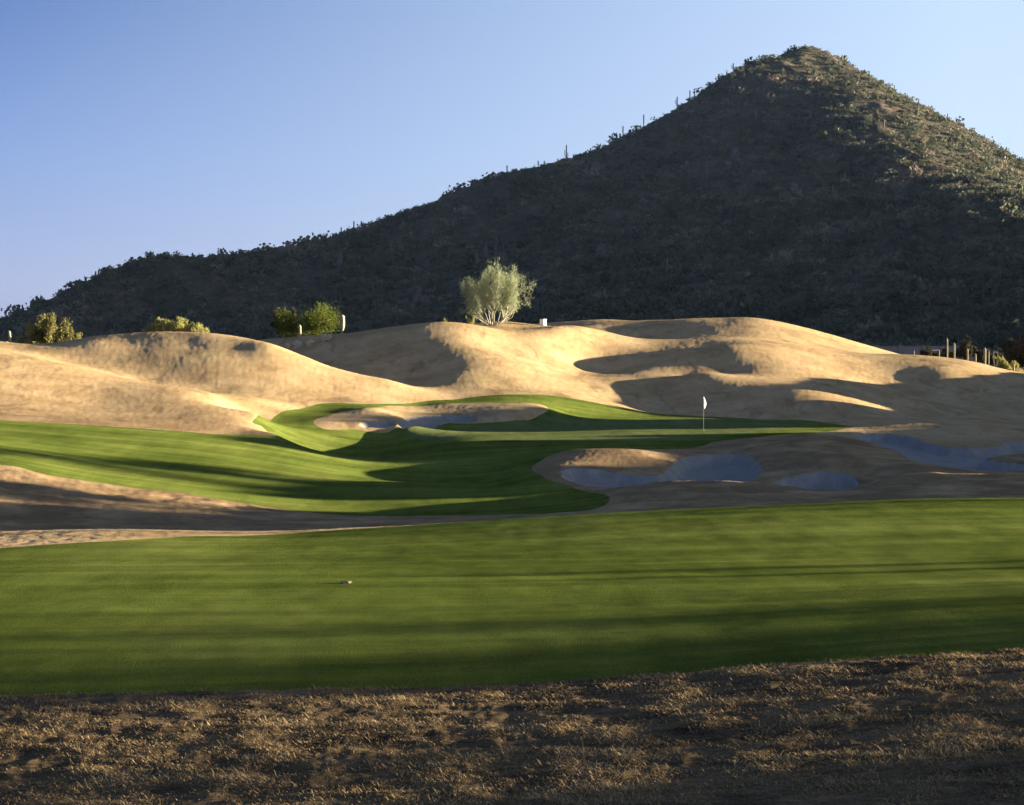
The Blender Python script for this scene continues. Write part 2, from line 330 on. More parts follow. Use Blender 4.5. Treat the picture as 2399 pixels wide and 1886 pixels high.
def rough_mat():
    k = NT('dormant_grass'); p = k.pos()
    ps = k.pos((1.1, .45, 1), radians(28))
    a = k.ramp(k.noise(p, .35, 6, .6), [(.3, (.36, .25, .125)), (.5, (.47, .335, .17)), (.7, (.54, .40, .22))])
    b = k.ramp(k.noise(ps, 1.6, 8, .7, .6), [(.32, g3(.80)), (.5, g3(1.0)), (.75, g3(1.08))])
    c = k.mix(.85, a, b, 'MULTIPLY')
    pat = k.ramp(k.noise(ps, .35, 5, .6, 1.5), [(.56, g3(0)), (.68, g3(1))])
    c = k.mix(k.mix(.5, g3(0), pat), c, (.17, .115, .065))
    gr = k.ramp(k.noise(p, .18, 4, .5), [(.55, g3(0)), (.75, g3(1))])
    c = k.mix(k.mix(.30, g3(0), gr), c, (.20, .22, .085))
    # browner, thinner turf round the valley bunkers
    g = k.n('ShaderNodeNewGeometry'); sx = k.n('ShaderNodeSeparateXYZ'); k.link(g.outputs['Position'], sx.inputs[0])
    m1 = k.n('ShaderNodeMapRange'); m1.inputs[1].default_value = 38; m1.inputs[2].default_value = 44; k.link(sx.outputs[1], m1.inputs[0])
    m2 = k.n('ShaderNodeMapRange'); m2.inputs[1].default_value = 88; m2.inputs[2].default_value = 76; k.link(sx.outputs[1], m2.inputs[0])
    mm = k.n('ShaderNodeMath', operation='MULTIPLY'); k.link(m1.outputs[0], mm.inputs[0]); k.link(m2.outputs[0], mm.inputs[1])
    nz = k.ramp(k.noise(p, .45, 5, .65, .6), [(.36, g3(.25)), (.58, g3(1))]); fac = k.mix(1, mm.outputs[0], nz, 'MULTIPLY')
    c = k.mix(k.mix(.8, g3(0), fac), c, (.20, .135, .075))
    fine = k.ramp(k.noise(p, 22, 4, .7), [(.3, g3(.62)), (.7, g3(1.25))])
    c = k.mix(.7, c, fine, 'MULTIPLY')
    k.color(c)
    k.bump(k.noise(p, 26, 4, .7), .55, .03)
    k.bump(k.noise(ps, 2.2, 5, .6, .5), .15, .08)
    return k.m
def thatch_mat():
    k = NT('thin_thatch'); p = k.pos(); ps = k.pos((.5, 1.4, 1), radians(-8))
    a = k.ramp(k.noise(ps, 2.2, 8, .7, .5), [(.32, (.050, .040, .028)), (.48, (.16, .118, .068)), (.64, (.29, .21, .115)), (.8, (.40, .30, .165))])
    f = k.ramp(k.noise(p, 38, 5, .75), [(.32, g3(.4)), (.7, g3(1.35))]); k.color(k.mix(.9, a, f, 'MULTIPLY'))
    k.bump(k.noise(p, 30, 5, .75), .9, .03); k.bump(k.noise(ps, 6, 6, .7, .4), .8, .05)
    return k.m
def fair_mat(name='fairway_turf', cols=((.092, .130, .024), (.138, .178, .034), (.188, .224, .050)), fine=.55, rough_=1.0):
    k = NT(name); p = k.pos()
    a = k.ramp(k.noise(p, .22, 5, .6), [(.3, cols[0]), (.5, cols[1]), (.72, cols[2])])
    ps = k.pos((1, .16, 1), radians(14)); b = k.ramp(k.noise(ps, 1.3, 6, .65, .3), [(.3, g3(.76)), (.7, g3(1.18))])
    c = k.mix(.8, a, b, 'MULTIPLY')
    px = k.pos((.055, 1, 1), radians(-3)); b = k.ramp(k.noise(px, .9, 5, .6, .3), [(.36, g3(.68)), (.5, g3(.95)), (.60, g3(1.32))])
    c = k.mix(.8*rough_, c, b, 'MULTIPLY')
    f = k.ramp(k.noise(p, 30, 4, .75), [(.3, g3(.5)), (.7, g3(1.35))])
    c = k.mix(fine, c, f, 'MULTIPLY')
    yl = k.ramp(k.noise(p, .6, 5, .7), [(.58, g3(0)), (.8, g3(1))])
    c = k.mix(k.mix(.45*rough_, g3(0), yl), c, (.10, .125, .062))
    sp = k.ramp(k.noise(p, 3.6, 3, .7), [(.23, g3(1)), (.28, g3(0))])
    c = k.mix(k.mix(.75*rough_, g3(0), sp), c, (.018, .020, .010))
    k.color(c); k.b.inputs['Roughness'].default_value = .85
    k.bump(k.noise(p, 46, 3, .7), 1.0, .052*(.4+.6*rough_)); k.bump(k.noise(px, 1.4, 4, .6), .5, .05*rough_)
    return k.m
def sand_mat():
    k = NT('bunker_sand'); p = k.pos()
    c = k.ramp(k.noise(p, 1.2, 6, .65), [(.3, (.25, .24, .215)), (.6, (.32, .305, .275)), (.8, (.36, .345, .31))])
    f = k.ramp(k.noise(p, 9, 5, .7), [(.3, g3(.8)), (.7, g3(1.1))]); k.color(k.mix(.8, c, f, 'MULTIPLY'))
    w = k.n('ShaderNodeTexWave'); w.inputs['Scale'].default_value = 2.2; w.inputs['Distortion'].default_value = 4; k.link(k.pos((1, 1, 1), .6), w.inputs[0])
    k.bump(w.outputs[1], .25, .03); k.bump(k.noise(p, 5, 5, .7), .5, .05); return k.m
def desert_mat():
    k = NT('desert_soil'); p = k.pos()
    c = k.ramp(k.noise(p, .06, 8, .65), [(.35, (.10, .085, .06)), (.55, (.19, .15, .11)), (.7, (.26, .20, .15))])
    k.color(c); k.bump(k.noise(p, .8, 6, .7), .6, .4); return k.m
def mountain_mat():
    k = NT('mountain_rock'); p = k.pos()
    c = k.ramp(k.noise(p, .03, 9, .7), [(.32, (.050, .055, .045)), (.5, (.095, .088, .062)), (.62, (.15, .115, .085)), (.75, (.22, .15, .12))])
    f = k.ramp(k.noise(p, .35, 6, .7), [(.35, g3(.45)), (.65, g3(1.15))]); k.color(k.mix(.8, c, f, 'MULTIPLY'))
    k.bump(k.noise(p, .3, 7, .7), .8, 2.0); return k.m
def leaf_mat(name, stops, trans=.25, sc=.8):
    k = NT(name)
    a = k.n('ShaderNodeAttribute'); a.attribute_name = 'tint'
    c = k.ramp(a.outputs['Fac'], stops)
    f = k.ramp(k.noise(k.pos(), sc, 3, .6), [(.3, g3(.7)), (.7, g3(1.2))]); c = k.mix(.6, c, f, 'MULTIPLY')
    k.color(c)
    tr = k.n('ShaderNodeBsdfTranslucent'); k.link(c, tr.inputs[0]); mx = k.n('ShaderNodeMixShader'); mx.inputs[0].default_value = trans
    k.link(k.b.outputs[0], mx.inputs[1]); k.link(tr.outputs[0], mx.inputs[2]); k.link(mx.outputs[0], k.out.inputs[0]); return k.m
def plain(name, c, rough=.8, sc=6, var=.25, bump=0):
    k = NT(name); p = k.pos()
    f = k.ramp(k.noise(p, sc, 4, .6), [(.3, g3(1-var)), (.7, g3(1+var*.5))]); k.color(k.mix(1, f, c, 'MULTIPLY')); k.b.inputs['Roughness'].default_value = rough
    if bump: k.bump(k.noise(p, sc*2, 4, .6), .6, bump)
    return k.m
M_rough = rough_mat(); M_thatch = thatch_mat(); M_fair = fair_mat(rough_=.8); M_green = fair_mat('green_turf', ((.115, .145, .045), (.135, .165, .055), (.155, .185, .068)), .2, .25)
M_sand = sand_mat(); M_desert = desert_mat(); M_mtn = mountain_mat()

# ------------------------------------------------------------------ split the terrain by surface
def build_terrain():
    nr, nc = ZG.shape
    V = np.stack([XG.ravel(), YG.ravel(), ZG.ravel()], 1)
    G = (f_sand.ravel(), f_green.ravel(), f_fair.ravel())
    idx = np.arange(nr*nc).reshape(nr, nc)
    Q = np.stack([idx[:-1, :-1], idx[:-1, 1:], idx[1:, 1:], idx[1:, :-1]], -1).reshape(-1, 4)
    def cls(i): # zone by vertex
        return np.where(G[0][i] > 0, 0, np.where(G[1][i] > 0, 1, np.where(G[2][i] > 0, 2, 3)))
    sg = [np.where(g[Q] > 0, 1, 0).sum(1) for g in G]
    pure = np.ones(len(Q), bool)
    for s in sg: pure &= (s == 0) | (s == 4)
    z = cls(Q[:, 0])
    polys = {k: [] for k in range(5)}
    for q in Q[~pure]:
        for t in ((q[0], q[1], q[2]), (q[0], q[2], q[3])):
            rest = [tuple(V[i])+(G[0][i], G[1][i], G[2][i]) for i in t]
            for k in range(3):
                if not rest: break
                a, b = [], []
                n = len(rest)
                for i in range(n):
                    p, r = rest[i], rest[(i+1) % n]; fp, fr = p[3+k], r[3+k]
                    (a if fp > 0 else b).append(p)
                    if (fp > 0) != (fr > 0):
                        s = fp/(fp-fr); m = tuple(p[j]+(r[j]-p[j])*s for j in range(6)); a.append(m); b.append(m)
                if len(a) >= 3: polys[k].append(a)
                rest = b if len(b) >= 3 else []
            if rest: polys[3].append(rest)
    out = {}
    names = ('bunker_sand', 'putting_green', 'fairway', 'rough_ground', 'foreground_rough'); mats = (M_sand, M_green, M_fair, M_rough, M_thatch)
    z = np.where((z == 3) & (V[Q[:, 0], 1] < 20), 4, z); polys[4] = [p for p in polys[3] if p[0][1] < 20]; polys[3] = [p for p in polys[3] if p[0][1] >= 20]
    for k in range(5):
        q = Q[pure & (z == k)]
        used, inv = np.unique(q, return_inverse=True) if len(q) else (np.zeros(0, int), np.zeros(0, int))
        vs = V[used]; flat = list(inv.ravel()); cnt = [4]*len(q)
        key = {}
        extra = []
        if polys[k]:
            vr = np.round(vs, 4)
            bset = {}
            near = set()
            for pl in polys[k]:
                for p in pl: near.add((round(p[0], 4), round(p[1], 4)))
            for i, r in enumerate(map(tuple, vr[:, :2])):
                if r in near: key[r] = i
            for pl in polys[k]:
                ids = []
                for p in pl:
                    kk = (round(p[0], 4), round(p[1], 4))
                    if kk not in key: key[kk] = len(vs)+len(extra); extra.append(p[:3])
                    if key[kk] not in ids: ids.append(key[kk])
                if len(ids) >= 3: flat += ids; cnt.append(len(ids))
        if extra: vs = np.concatenate([vs, np.array(extra)])
        out[names[k]] = tag(mesh_np(names[k], vs, flat, cnt, mats[k]), kind='structure')
    return out
build_terrain()

# desert plain that carries on to the horizon
def plain_ground():
    us = np.linspace(-9000, 11000, 90); ds = np.exp(np.linspace(math.log(398), math.log(9000), 60))
    U, D = np.meshgrid(us, ds); x = X(U, D); y = D; z = -2.6-sstep(410, 900, D)*2+0*x
    z = z-.3*(D < 402)
    z -= 20*sstep(1500, 6000, D)*0
    idx = np.arange(U.size).reshape(U.shape)
    Q = np.stack([idx[:-1, :-1], idx[:-1, 1:], idx[1:, 1:], idx[1:, :-1]], -1).reshape(-1, 4)
    tag(quads('desert_plain', np.stack([x.ravel(), y.ravel(), z.ravel()], 1), Q, M_desert), kind='structure')
plain_ground()

# ------------------------------------------------------------------ the mountain
mp = []
ZTd = [400, 430, 500, 600, 650, 760, 850, 950, 1080, 1170, 1285, 1400]; ZTz = [-1, 1, 12, 34, 47, 73, 93, 120, 162, 196, 250, 262]
def zt(d): return float(np.interp(d, ZTd, ZTz))
SKY = [(-900, 752, 600), (-400, 746, 680), (-100, 725, 740), (0, 700, 775), (50, 685, 790), (110, 663, 805), (170, 638, 820), (225, 609, 835), (265, 592, 845), (300, 567, 855), (340, 557, 865), (400, 557, 885), (480, 553, 905), (560, 547, 930), (640, 528, 955), (700, 514, 970), (800, 486, 1000), (850, 464, 1015),
       (960, 418, 1045), (1010, 396, 1060), (1080, 371, 1075), (1200, 352, 1100), (1260, 333, 1120), (1330, 298, 1140), (1440, 241, 1180), (1500, 200, 1200), (1560, 161, 1220), (1640, 125, 1250), (1700, 107, 1285), (1720, 104, 1300), (1770, 125, 1305), (1850, 173, 1310),
       (1950, 240, 1310), (2050, 297, 1310), (2173, 367, 1310), (2400, 490, 1300), (2800, 640, 1250), (3400, 735, 1200)]
for u, v, d in SKY:
    mp.append((u, d, Z(v, d))); mp.append((u, d*1.22, Z(v, d)*.62)); mp.append((u, d*1.6, max(-2, Z(v, d)*.15)))
    mp.append((u, d*2.2, -5))
skd = lambda u: np.interp(u, [q[0] for q in SKY], [q[2] for q in SKY])
for u, v, d in [(1750, 150, 1240), (1800, 192, 1170), (1850, 250, 1080), (1950, 330, 950), (2050, 385, 850), (2173, 432, 760), (2400, 520, 650)]:
    mp.append((u, d, Z(v, d)))
for d in (520, 600, 680, 760, 850, 950, 1050, 1150):
    for u in (0, 300, 600, 850, 1086, 1300, 1500, 1700, 1820, 1950, 2100):
        x = X(u, d)
        if x > 225 or d > skd(u)-45: continue
        mp.append((u, d, max(zt(d)-.17*(250-x), -1+(d-500)*.01)))
for u, d in ((2173, 950), (2173, 1100), (2400, 850), (2400, 1000), (2700, 700), (2700, 900)):
    mp.append((u, d, max(-2, zt(d)-.42*(X(u, d)-250))))
for u in (-900, -400, 0, 300, 600, 900, 1200, 1500, 1800, 2100, 2400, 2800, 3400):
    mp.append((u, 430, Z(750, 430) if -100 < u < 2600 else -2.5)); mp.append((u, 370, -3.5))
MT = Surface(mp, lambda d: np.zeros_like(np.asarray(d, float)), lam=1e-3)
MT.tabulate(-950, 3450, 240, 360, 2900, 200)
def mz(u, d):
    u = np.asarray(u, float); d = np.asarray(d, float)
    z = MT.z(u, d); x = X(u, d); w = np.clip(z/60, 0, 1)*sstep(400, 700, d)
    n = -np.abs(fbm(x/70, d/110, 4, 21))*6+2.2+fbm(x/16, d/16, 3, 25)*1.0
    return z+n*w*sstep(1.0, .9, 0*d)
def build_mountain():
    us = np.concatenate([np.linspace(-900, -60, 40)[:-1], np.linspace(-60, 2240, 560), np.linspace(2240, 3400, 50)[1:]]); ds = np.exp(np.linspace(math.log(375), math.log(2600), 420))
    U, D = np.meshgrid(us, ds); z = mz(U, D); z = np.maximum(z, -8)
    idx = np.arange(U.size).reshape(U.shape)
    Q = np.stack([idx[:-1, :-1], idx[:-1, 1:], idx[1:, 1:], idx[1:, :-1]], -1).reshape(-1, 4)
    tag(quads('mountain', np.stack([X(U, D).ravel(), D.ravel(), z.ravel()], 1), Q, M_mtn), kind='structure')
build_mountain()
def side_ridge():  # added out of view to shade the scrub at the mountain foot
    xs = np.linspace(230, 640, 60); ys = np.linspace(250, 700, 60); A, B = np.meshgrid(xs, ys)
    z = -4+52*np.exp(-((A-430)/75)**2-(np.maximum(np.abs(B-460)-50, 0)/70)**2)+fbm(A/40, B/40, 4, 61)*3
    idx = np.arange(A.size).reshape(A.shape); Q = np.stack([idx[:-1, :-1], idx[:-1, 1:], idx[1:, 1:], idx[1:, :-1]], -1).reshape(-1, 4)
    tag(quads('unseen_ridge', np.stack([A.ravel(), B.ravel(), z.ravel()], 1), Q, M_mtn), kind='structure')
side_ridge()
def mhit(u, v):
    ds = np.exp(np.linspace(math.log(400), math.log(1500), 700)); s = VH-mz(np.full(700, float(u)), ds)/ds*F
    k = np.where(s <= v)[0]
    return ds[k[0]] if len(k) else ds[np.argmin(s)]
def mridge(u):
    ds = np.exp(np.linspace(math.log(400), math.log(1500), 700)); s = mz(np.full(700, float(u)), ds)/ds
    return ds[np.argmax(s)]

# ------------------------------------------------------------------ foliage
def blob_template(n, seed, flat=.75, size=.34):
    r = np.random.default_rng(seed)
    lob = r.normal(0, .38, (7, 3)); lob[:, 2] = np.abs(lob[:, 2])*.9+.15
    c = lob[r.integers(0, 7, n)]+r.normal(0, .26, (n, 3)); c[:, 2] = np.clip(c[:, 2]*flat, -.1, 1.2)
    a = r.normal(0, 1, (n, 3)); a /= np.linalg.norm(a, axis=1)[:, None]; b = np.cross(a, r.normal(0, 1, (n, 3))); b /= np.linalg.norm(b, axis=1)[:, None]
    s = size*r.uniform(.5, 1.2, (n, 1)); a = a*s; b = b*s*.7
    return np.stack([c-a*.9, c-b, c+a, c+b*.8], 1)  # n,4,3
def scatter_blobs(name, pos, scl, tint, mat, templates):
    Vs = []; T = []
    which = RNG.integers(0, len(templates), len(pos)); ang = RNG.uniform(0, 2*pi, len(pos))
    for k, t in enumerate(templates):
        m = which == k; p = pos[m]; s = scl[m]; c, sn = np.cos(ang[m]), np.sin(ang[m]); tt = tint[m]
        f = t.reshape(-1, 3)
        x = f[None, :, 0]*c[:, None]-f[None, :, 1]*sn[:, None]; y = f[None, :, 0]*sn[:, None]+f[None, :, 1]*c[:, None]; z = np.broadcast_to(f[None, :, 2], x.shape)
        v = np.stack([x*s[:, None, 0], y*s[:, None, 0], z*s[:, None, 1]], -1)+p[:, None]
        Vs.append(v.reshape(-1, 3)); T.append(np.repeat(tt, len(f)))
    V = np.concatenate(Vs); Tn = np.concatenate(T)+np.repeat(RNG.normal(0, .06, len(V)//4), 4)
    return quads(name, V, np.arange(len(V)).reshape(-1, 4), mat, smooth=False, attr=np.clip(Tn, 0, 1))
M_scrub = leaf_mat('scrub_leaves', [(0, (.048, .062, .038)), (.35, (.090, .105, .066)), (.6, (.14, .145, .095)), (.8, (.20, .18, .13)), (1, (.28, .20, .16))], .2, .1)
T_scrub = [blob_template(42, 100+i, size=.28) for i in range(7)]
def scrub():
    n = 26000
    u = RNG.uniform(-250, 2420, n*3); d = 480*(1400/480)**RNG.uniform(0, 1, n*3)
    keep = RNG.uniform(0, 1, n*3) < np.clip(d/1000, .25, 1)
    z = mz(u, d)
    keep &= z > -1.5
    # leave out what stands behind the ridge line
    us = np.linspace(-300, 2450, 160); rd = np.array([mridge(q) for q in us]); keep &= d < np.interp(u, us, rd)+12
    u, d, z = u[keep][:n], d[keep][:n], z[keep][:n]
    x = X(u, d)
    cl = fbm(x/45, d/60, 3, 40)
    cl2 = fbm(x/22+9, d/30, 3, 44); tint = np.clip(.42+.30*cl+.22*cl2+RNG.normal(0, .17, len(u)), 0, 1)
    bare = fbm(x/28, d/38, 3, 47); m_ = RNG.uniform(0, 1, len(u)) > sstep(.25, .75, bare)*.85; x, d, z, tint, u = x[m_], d[m_], z[m_], tint[m_], u[m_]
    r = RNG.lognormal(.62, .5, len(u)); r = np.clip(r, .6, 5.4)
    o = scatter_blobs('hillside_scrub', np.stack([x, d, z-.15*r], 1), np.stack([r, r*RNG.uniform(.8, 1.4, len(u))], 1), tint, M_scrub, T_scrub)
    tag(o, 'dense dark desert scrub covering the mountainside', 'scrub', kind='stuff')
scrub()


# ------------------------------------------------------------------ tubes, trees, cacti
class TM:
    def __init__(self): self.v = []; self.f = []
    def tube(self, P, R, n=6, cap=True):
        P = [np.asarray(p, float) for p in P]; b = len(self.v); m = len(P)
        for i, p in enumerate(P):
            t = P[min(i+1, m-1)]-P[max(i-1, 0)]; t /= (np.linalg.norm(t)+1e-9)
            s = np.cross(t, (0, 1, 0) if abs(t[1]) < .9 else (1, 0, 0)); s /= np.linalg.norm(s); q = np.cross(t, s)
            for k in range(n):
                a = 2*pi*k/n; self.v.append(p+R[i]*(cos(a)*s+sin(a)*q))
        for i in range(m-1):
            for k in range(n): self.f.append((b+i*n+k, b+i*n+(k+1) % n, b+(i+1)*n+(k+1) % n, b+(i+1)*n+k))
        if cap:
            self.f.append(tuple(b+k for k in range(n))[::-1]); self.f.append(tuple(b+(m-1)*n+k for k in range(n)))
    def box(self, c, sz, taper=1):
        b = len(self.v); x, y, z = [q/2 for q in sz]
        for dz, t in ((-z, 1), (z, taper)):
            for dx, dy in ((-x, -y), (x, -y), (x, y), (-x, y)): self.v.append(np.array(c)+np.array((dx*t, dy*t, dz)))
        self.f += [(b, b+3, b+2, b+1), (b+4, b+5, b+6, b+7)]+[(b+i, b+(i+1) % 4, b+4+(i+1) % 4, b+4+i) for i in range(4)]
    def build(self, name, mat, parent=None, smooth=True, bevel=0):
        me = bpy.data.meshes.new(name); me.from_pydata([tuple(p) for p in self.v], [], self.f); me.materials.append(mat)
        for p in me.polygons: p.use_smooth = smooth
        o = bpy.data.objects.new(name, me); COL.objects.link(o); o.parent = parent
        if bevel:
            m = o.modifiers.new('bevel', 'BEVEL'); m.width = bevel; m.segments = 2
        return o
def unit(v): v = np.asarray(v, float); return v/(np.linalg.norm(v)+1e-9)
def tree(name, loc, h, w, seed, stems, mat_bark, mat_leaf, leafn=14, leaf=(.10, .03), levels=3, up=.55, dense=1.0, r0=.07, low=.0, spread=.75, foot=.02, fuzz=.043, thin=0, label=None, cat=None, group=None):
    r = random.Random(seed); g = np.random.default_rng(seed); T = TM(); tips = []
    def grow(p, d, L, rad, lev):
        n = 5; P = [p]; R = [rad]; q = p.copy()
        for i in range(n):
            d = unit(d+g.normal(0, .13, 3)+np.array((0, 0, .05*lev*up))); q = q+d*L/n; P.append(q.copy()); R.append(rad*(1-.6*(i+1)/n))
            if lev >= levels-1: tips.append((q.copy(), d.copy(), lev))
        T.tube(P, R, 6 if lev == 0 else 4, cap=False)
        if lev < levels:
            for k in range(r.randint(3, 4)):
                i = r.randint(2, n); o = unit(d+g.normal(0, .55, 3)+np.array((0, 0, up*.6)))
                grow(P[i], o, L*r.uniform(.5, .8), R[i]*.75, lev+1)
    for k in range(stems):
        a = 2*pi*(k+r.random()*.7)/stems; tl = r.uniform(.1, spread)*w/h*1.05
        st = np.array((cos(a)*foot*w, sin(a)*foot*w, -.1))
        grow(st, unit((cos(a)*tl, sin(a)*tl, .75)), h*r.uniform(.30, .56), r0*r.uniform(.7, 1.1), 0)
    V = np.array(T.v); mx = np.percentile(V[:, 2], 99.3); sx_ = w/2/np.percentile(np.abs(V[:, 0]), 98.5)
    fit = np.array((sx_, sx_, h/mx)); T.v = [p*fit for p in V]
    root = empty(name, loc); T.build('trunk', mat_bark, root)
    C = []; tint = []
    for p, d, lev in tips:
        p = p*fit
        if p[2] < low*h: continue
        m = max(1, int(leafn*dense*r.uniform(.5, 1.4)*(1-thin+thin*min(1.5, 1.8*p[2]/h)))); c = p+g.normal(0, 1, (m, 3))*np.array((1, 1, .9))*w*fuzz
        a = d*.9+g.normal(0, .5, (m, 3)); a /= np.linalg.norm(a, axis=1)[:, None]; b = np.cross(a, g.normal(0, 1, (m, 3))); b /= np.linalg.norm(b, axis=1)[:, None]
        a *= leaf[0]*g.uniform(.6, 1.3, (m, 1)); b *= leaf[1]
        C.append(np.stack([c-a, c+b, c+a, c-b], 1)); tt = np.clip(.5+g.normal(0, .12, m)+g.normal(0, .12), 0, 1); tint.append(np.repeat(tt, 4))
    C = np.concatenate(C).reshape(-1, 3); C[:, 2] = np.maximum(C[:, 2], .02)
    quads('crown', C, np.arange(len(C)).reshape(-1, 4), mat_leaf, parent=root, smooth=False, attr=np.concatenate(tint))
    return tag(root, label, cat, group)
M_bark = plain('pale_bark', (.42, .40, .30), .9, 8, .3); M_darkbark = plain('dark_bark', (.10, .08, .06), .95, 8, .3)
M_palo = leaf_mat('palo_verde_twigs', [(0, (.18, .22, .12)), (.5, (.28, .32, .18)), (1, (.40, .43, .26))], .3)
M_bushg = leaf_mat('green_bush_leaves', [(0, (.045, .065, .014)), (.5, (.095, .12, .022)), (1, (.18, .20, .045))], .3)
M_bushy = leaf_mat('yellow_bush_leaves', [(0, (.16, .17, .05)), (.5, (.28, .28, .09)), (1, (.42, .40, .17))], .3)
M_brush = leaf_mat('olive_brush_leaves', [(0, (.10, .10, .035)), (.5, (.17, .165, .06)), (1, (.26, .24, .10))], .3)
M_mesq = leaf_mat('mesquite_leaves', [(0, (.030, .032, .018)), (.5, (.055, .052, .030)), (1, (.16, .13, .08))], .15)

def at(u, d, dz=0): return (X(u, d), d, ground(u, d)+dz)
def hgt(u, v, d): return Z(v, d)-ground(u, d)
tree('palo_verde_tree', at(1048, 151), hgt(1046, 574, 151), 6.0, 8, 15, M_bark, M_palo, leafn=4, thin=.8, leaf=(.20, .016), levels=3, up=.75, r0=.06, low=.05, spread=1.35, foot=.08, fuzz=.028,
     label='pale grey green palo verde tree with many upright stems on the centre mound', cat='tree')
tree('desert_bush', at(653, 141), hgt(653, 656, 141), 5.0, 11, 8, M_darkbark, M_bushg, leafn=22, leaf=(.11, .035), levels=2, up=.3, r0=.05, fuzz=.065,
     label='green rounded bush behind the small saguaro and pale cholla on the mound crest', cat='bush')
tree('desert_bush', at(606, 143), hgt(606, 658, 143), 2.2, 12, 5, M_darkbark, M_mesq, leafn=26, leaf=(.12, .04), levels=2, up=.5, r0=.04,
     label='dark thin leaved shrub at the left end of the green rounded bush', cat='bush')
for u, vt, ww, sd, lab in ((345, 683, 2.0, 21, 'left clump of dry yellow green brush on the left hill crest'), (378, 682, 2.3, 22, 'tallest clump of dry yellow green brush on top of the left hill'), (414, 691, 1.5, 23, 'small pale clump at the right end of the brush on the left hill')):
    tree('brush_clump', at(u, 120), hgt(u, vt, 120), ww, sd, 12, M_bark, M_bushy, leafn=24, leaf=(.14, .022), levels=2, up=.9, r0=.02, label=lab, cat='bush', group='brush clumps on the left hill')
tree('desert_bush', at(101, 128), hgt(101, 678, 128), 3.3, 31, 9, M_darkbark, M_brush, leafn=42, leaf=(.11, .045), levels=2, up=.5, r0=.03,
     label='rounded olive bush behind the dip at the far left of the hill crest', cat='bush')
tree('desert_bush', at(155, 128), hgt(155, 703, 128), 2.2, 32, 7, M_darkbark, M_brush, leafn=34, leaf=(.10, .04), levels=2, up=.2, r0=.02,
     label='low spreading olive shrub just right of the rounded olive bush', cat='bush')
tree('mesquite_tree', at(2182, 182), hgt(2182, 700, 182), 5.0, 41, 6, M_darkbark, M_mesq, leafn=34, leaf=(.16, .07), levels=3, up=.2, r0=.09,
     label='dark spreading mesquite tree cut off by the right edge', cat='tree')
tree('mesquite_tree', at(2052, 215), hgt(2052, 719, 215), 2.6, 42, 5, M_darkbark, M_mesq, leafn=30, leaf=(.15, .06), levels=2, up=.3, r0=.06,
     label='small dark mesquite behind the cluster of slender saguaros', cat='tree')
k = 0
for u, d, vt, ww, lab in ((1965, 205, 741, 3.0, 'low dark shrub in front of the grey wall left of the cart'), (2010, 200, 742, 2.0, 'low dark shrub between the cart and the tallest slender saguaro'),
                      (2120, 200, 747, 3.2, 'dark shrub behind the forked pale cactus'), (2085, 225, 741, 3.0, 'dim shrub behind the middle of the slender saguaro row')):
    tree('desert_shrub', at(u, d), max(hgt(u, vt, d), .6), ww, 50+k, 6, M_darkbark, M_mesq, leafn=30, leaf=(.12, .05), levels=2, up=.2, r0=.02, label=lab, cat='bush'); k += 1
tree('desert_shrub', at(2140, 168), max(hgt(2140, 762, 168), .5), 2.0, 60, 8, M_bark, M_bushy, leafn=26, leaf=(.12, .03), levels=2, up=.3, r0=.02, label='sunlit yellow brush beneath the mesquite at the right edge', cat='bush')

for u, d, v, lab in ((942, 137, 677, 'tiny dry tuft on the very top of the centre mound left of the palo verde'), (1000, 139, 672, 'slim pale stemmed shrub at the left foot of the palo verde')):
    tree('dry_shrub', at(u, d), max(hgt(u, v, d), .3), .45 if u < 950 else .8, 90+u, 6, M_bark, M_bushy, leafn=10, leaf=(.06, .012), levels=1, up=.6, r0=.015, label=lab, cat='bush')
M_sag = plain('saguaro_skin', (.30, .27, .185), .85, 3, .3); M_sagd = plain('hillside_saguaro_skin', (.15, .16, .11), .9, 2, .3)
def saguaro_mesh(P, R, n=20, ribs=True):
    T = TM(); b = 0; P = [np.asarray(p, float) for p in P]; m = len(P)
    for i, p in enumerate(P):
        for k_ in range(n):
            a = 2*pi*k_/n; q = R[i]*(1-.10*(k_ % 2) if ribs else 1); T.v.append(p+np.array((cos(a)*q, sin(a)*q, 0)))
    for i in range(m-1):
        for k_ in range(n): T.f.append((i*n+k_, i*n+(k_+1) % n, (i+1)*n+(k_+1) % n, (i+1)*n+k_))
    T.v.append(P[-1]+np.array((0, 0, R[-1]*.5))); c = len(T.v)-1
    for k_ in range(n): T.f.append(((m-1)*n+k_, (m-1)*n+(k_+1) % n, c))
    return T
def column_profile(h, r, club=0.0, lean=(0, 0), bend=0, seed=0):
    g = random.Random(seed); P = []; R = []
    for i in range(15):
        t = i/14; f = (.62+.38*sstep(0, .5, t)) if not club else (.55+.45*sstep(.15, .45, t))
        end = math.sqrt(max(0, 1-((t-.90)/.10)**2)) if t > .90 else 1
        P.append((lean[0]*t+bend*sin(pi*t), lean[1]*t, h*t-.15)); R.append(max(r*f*end, r*.12)*(1+.03*g.uniform(-1, 1)))
    return P, R
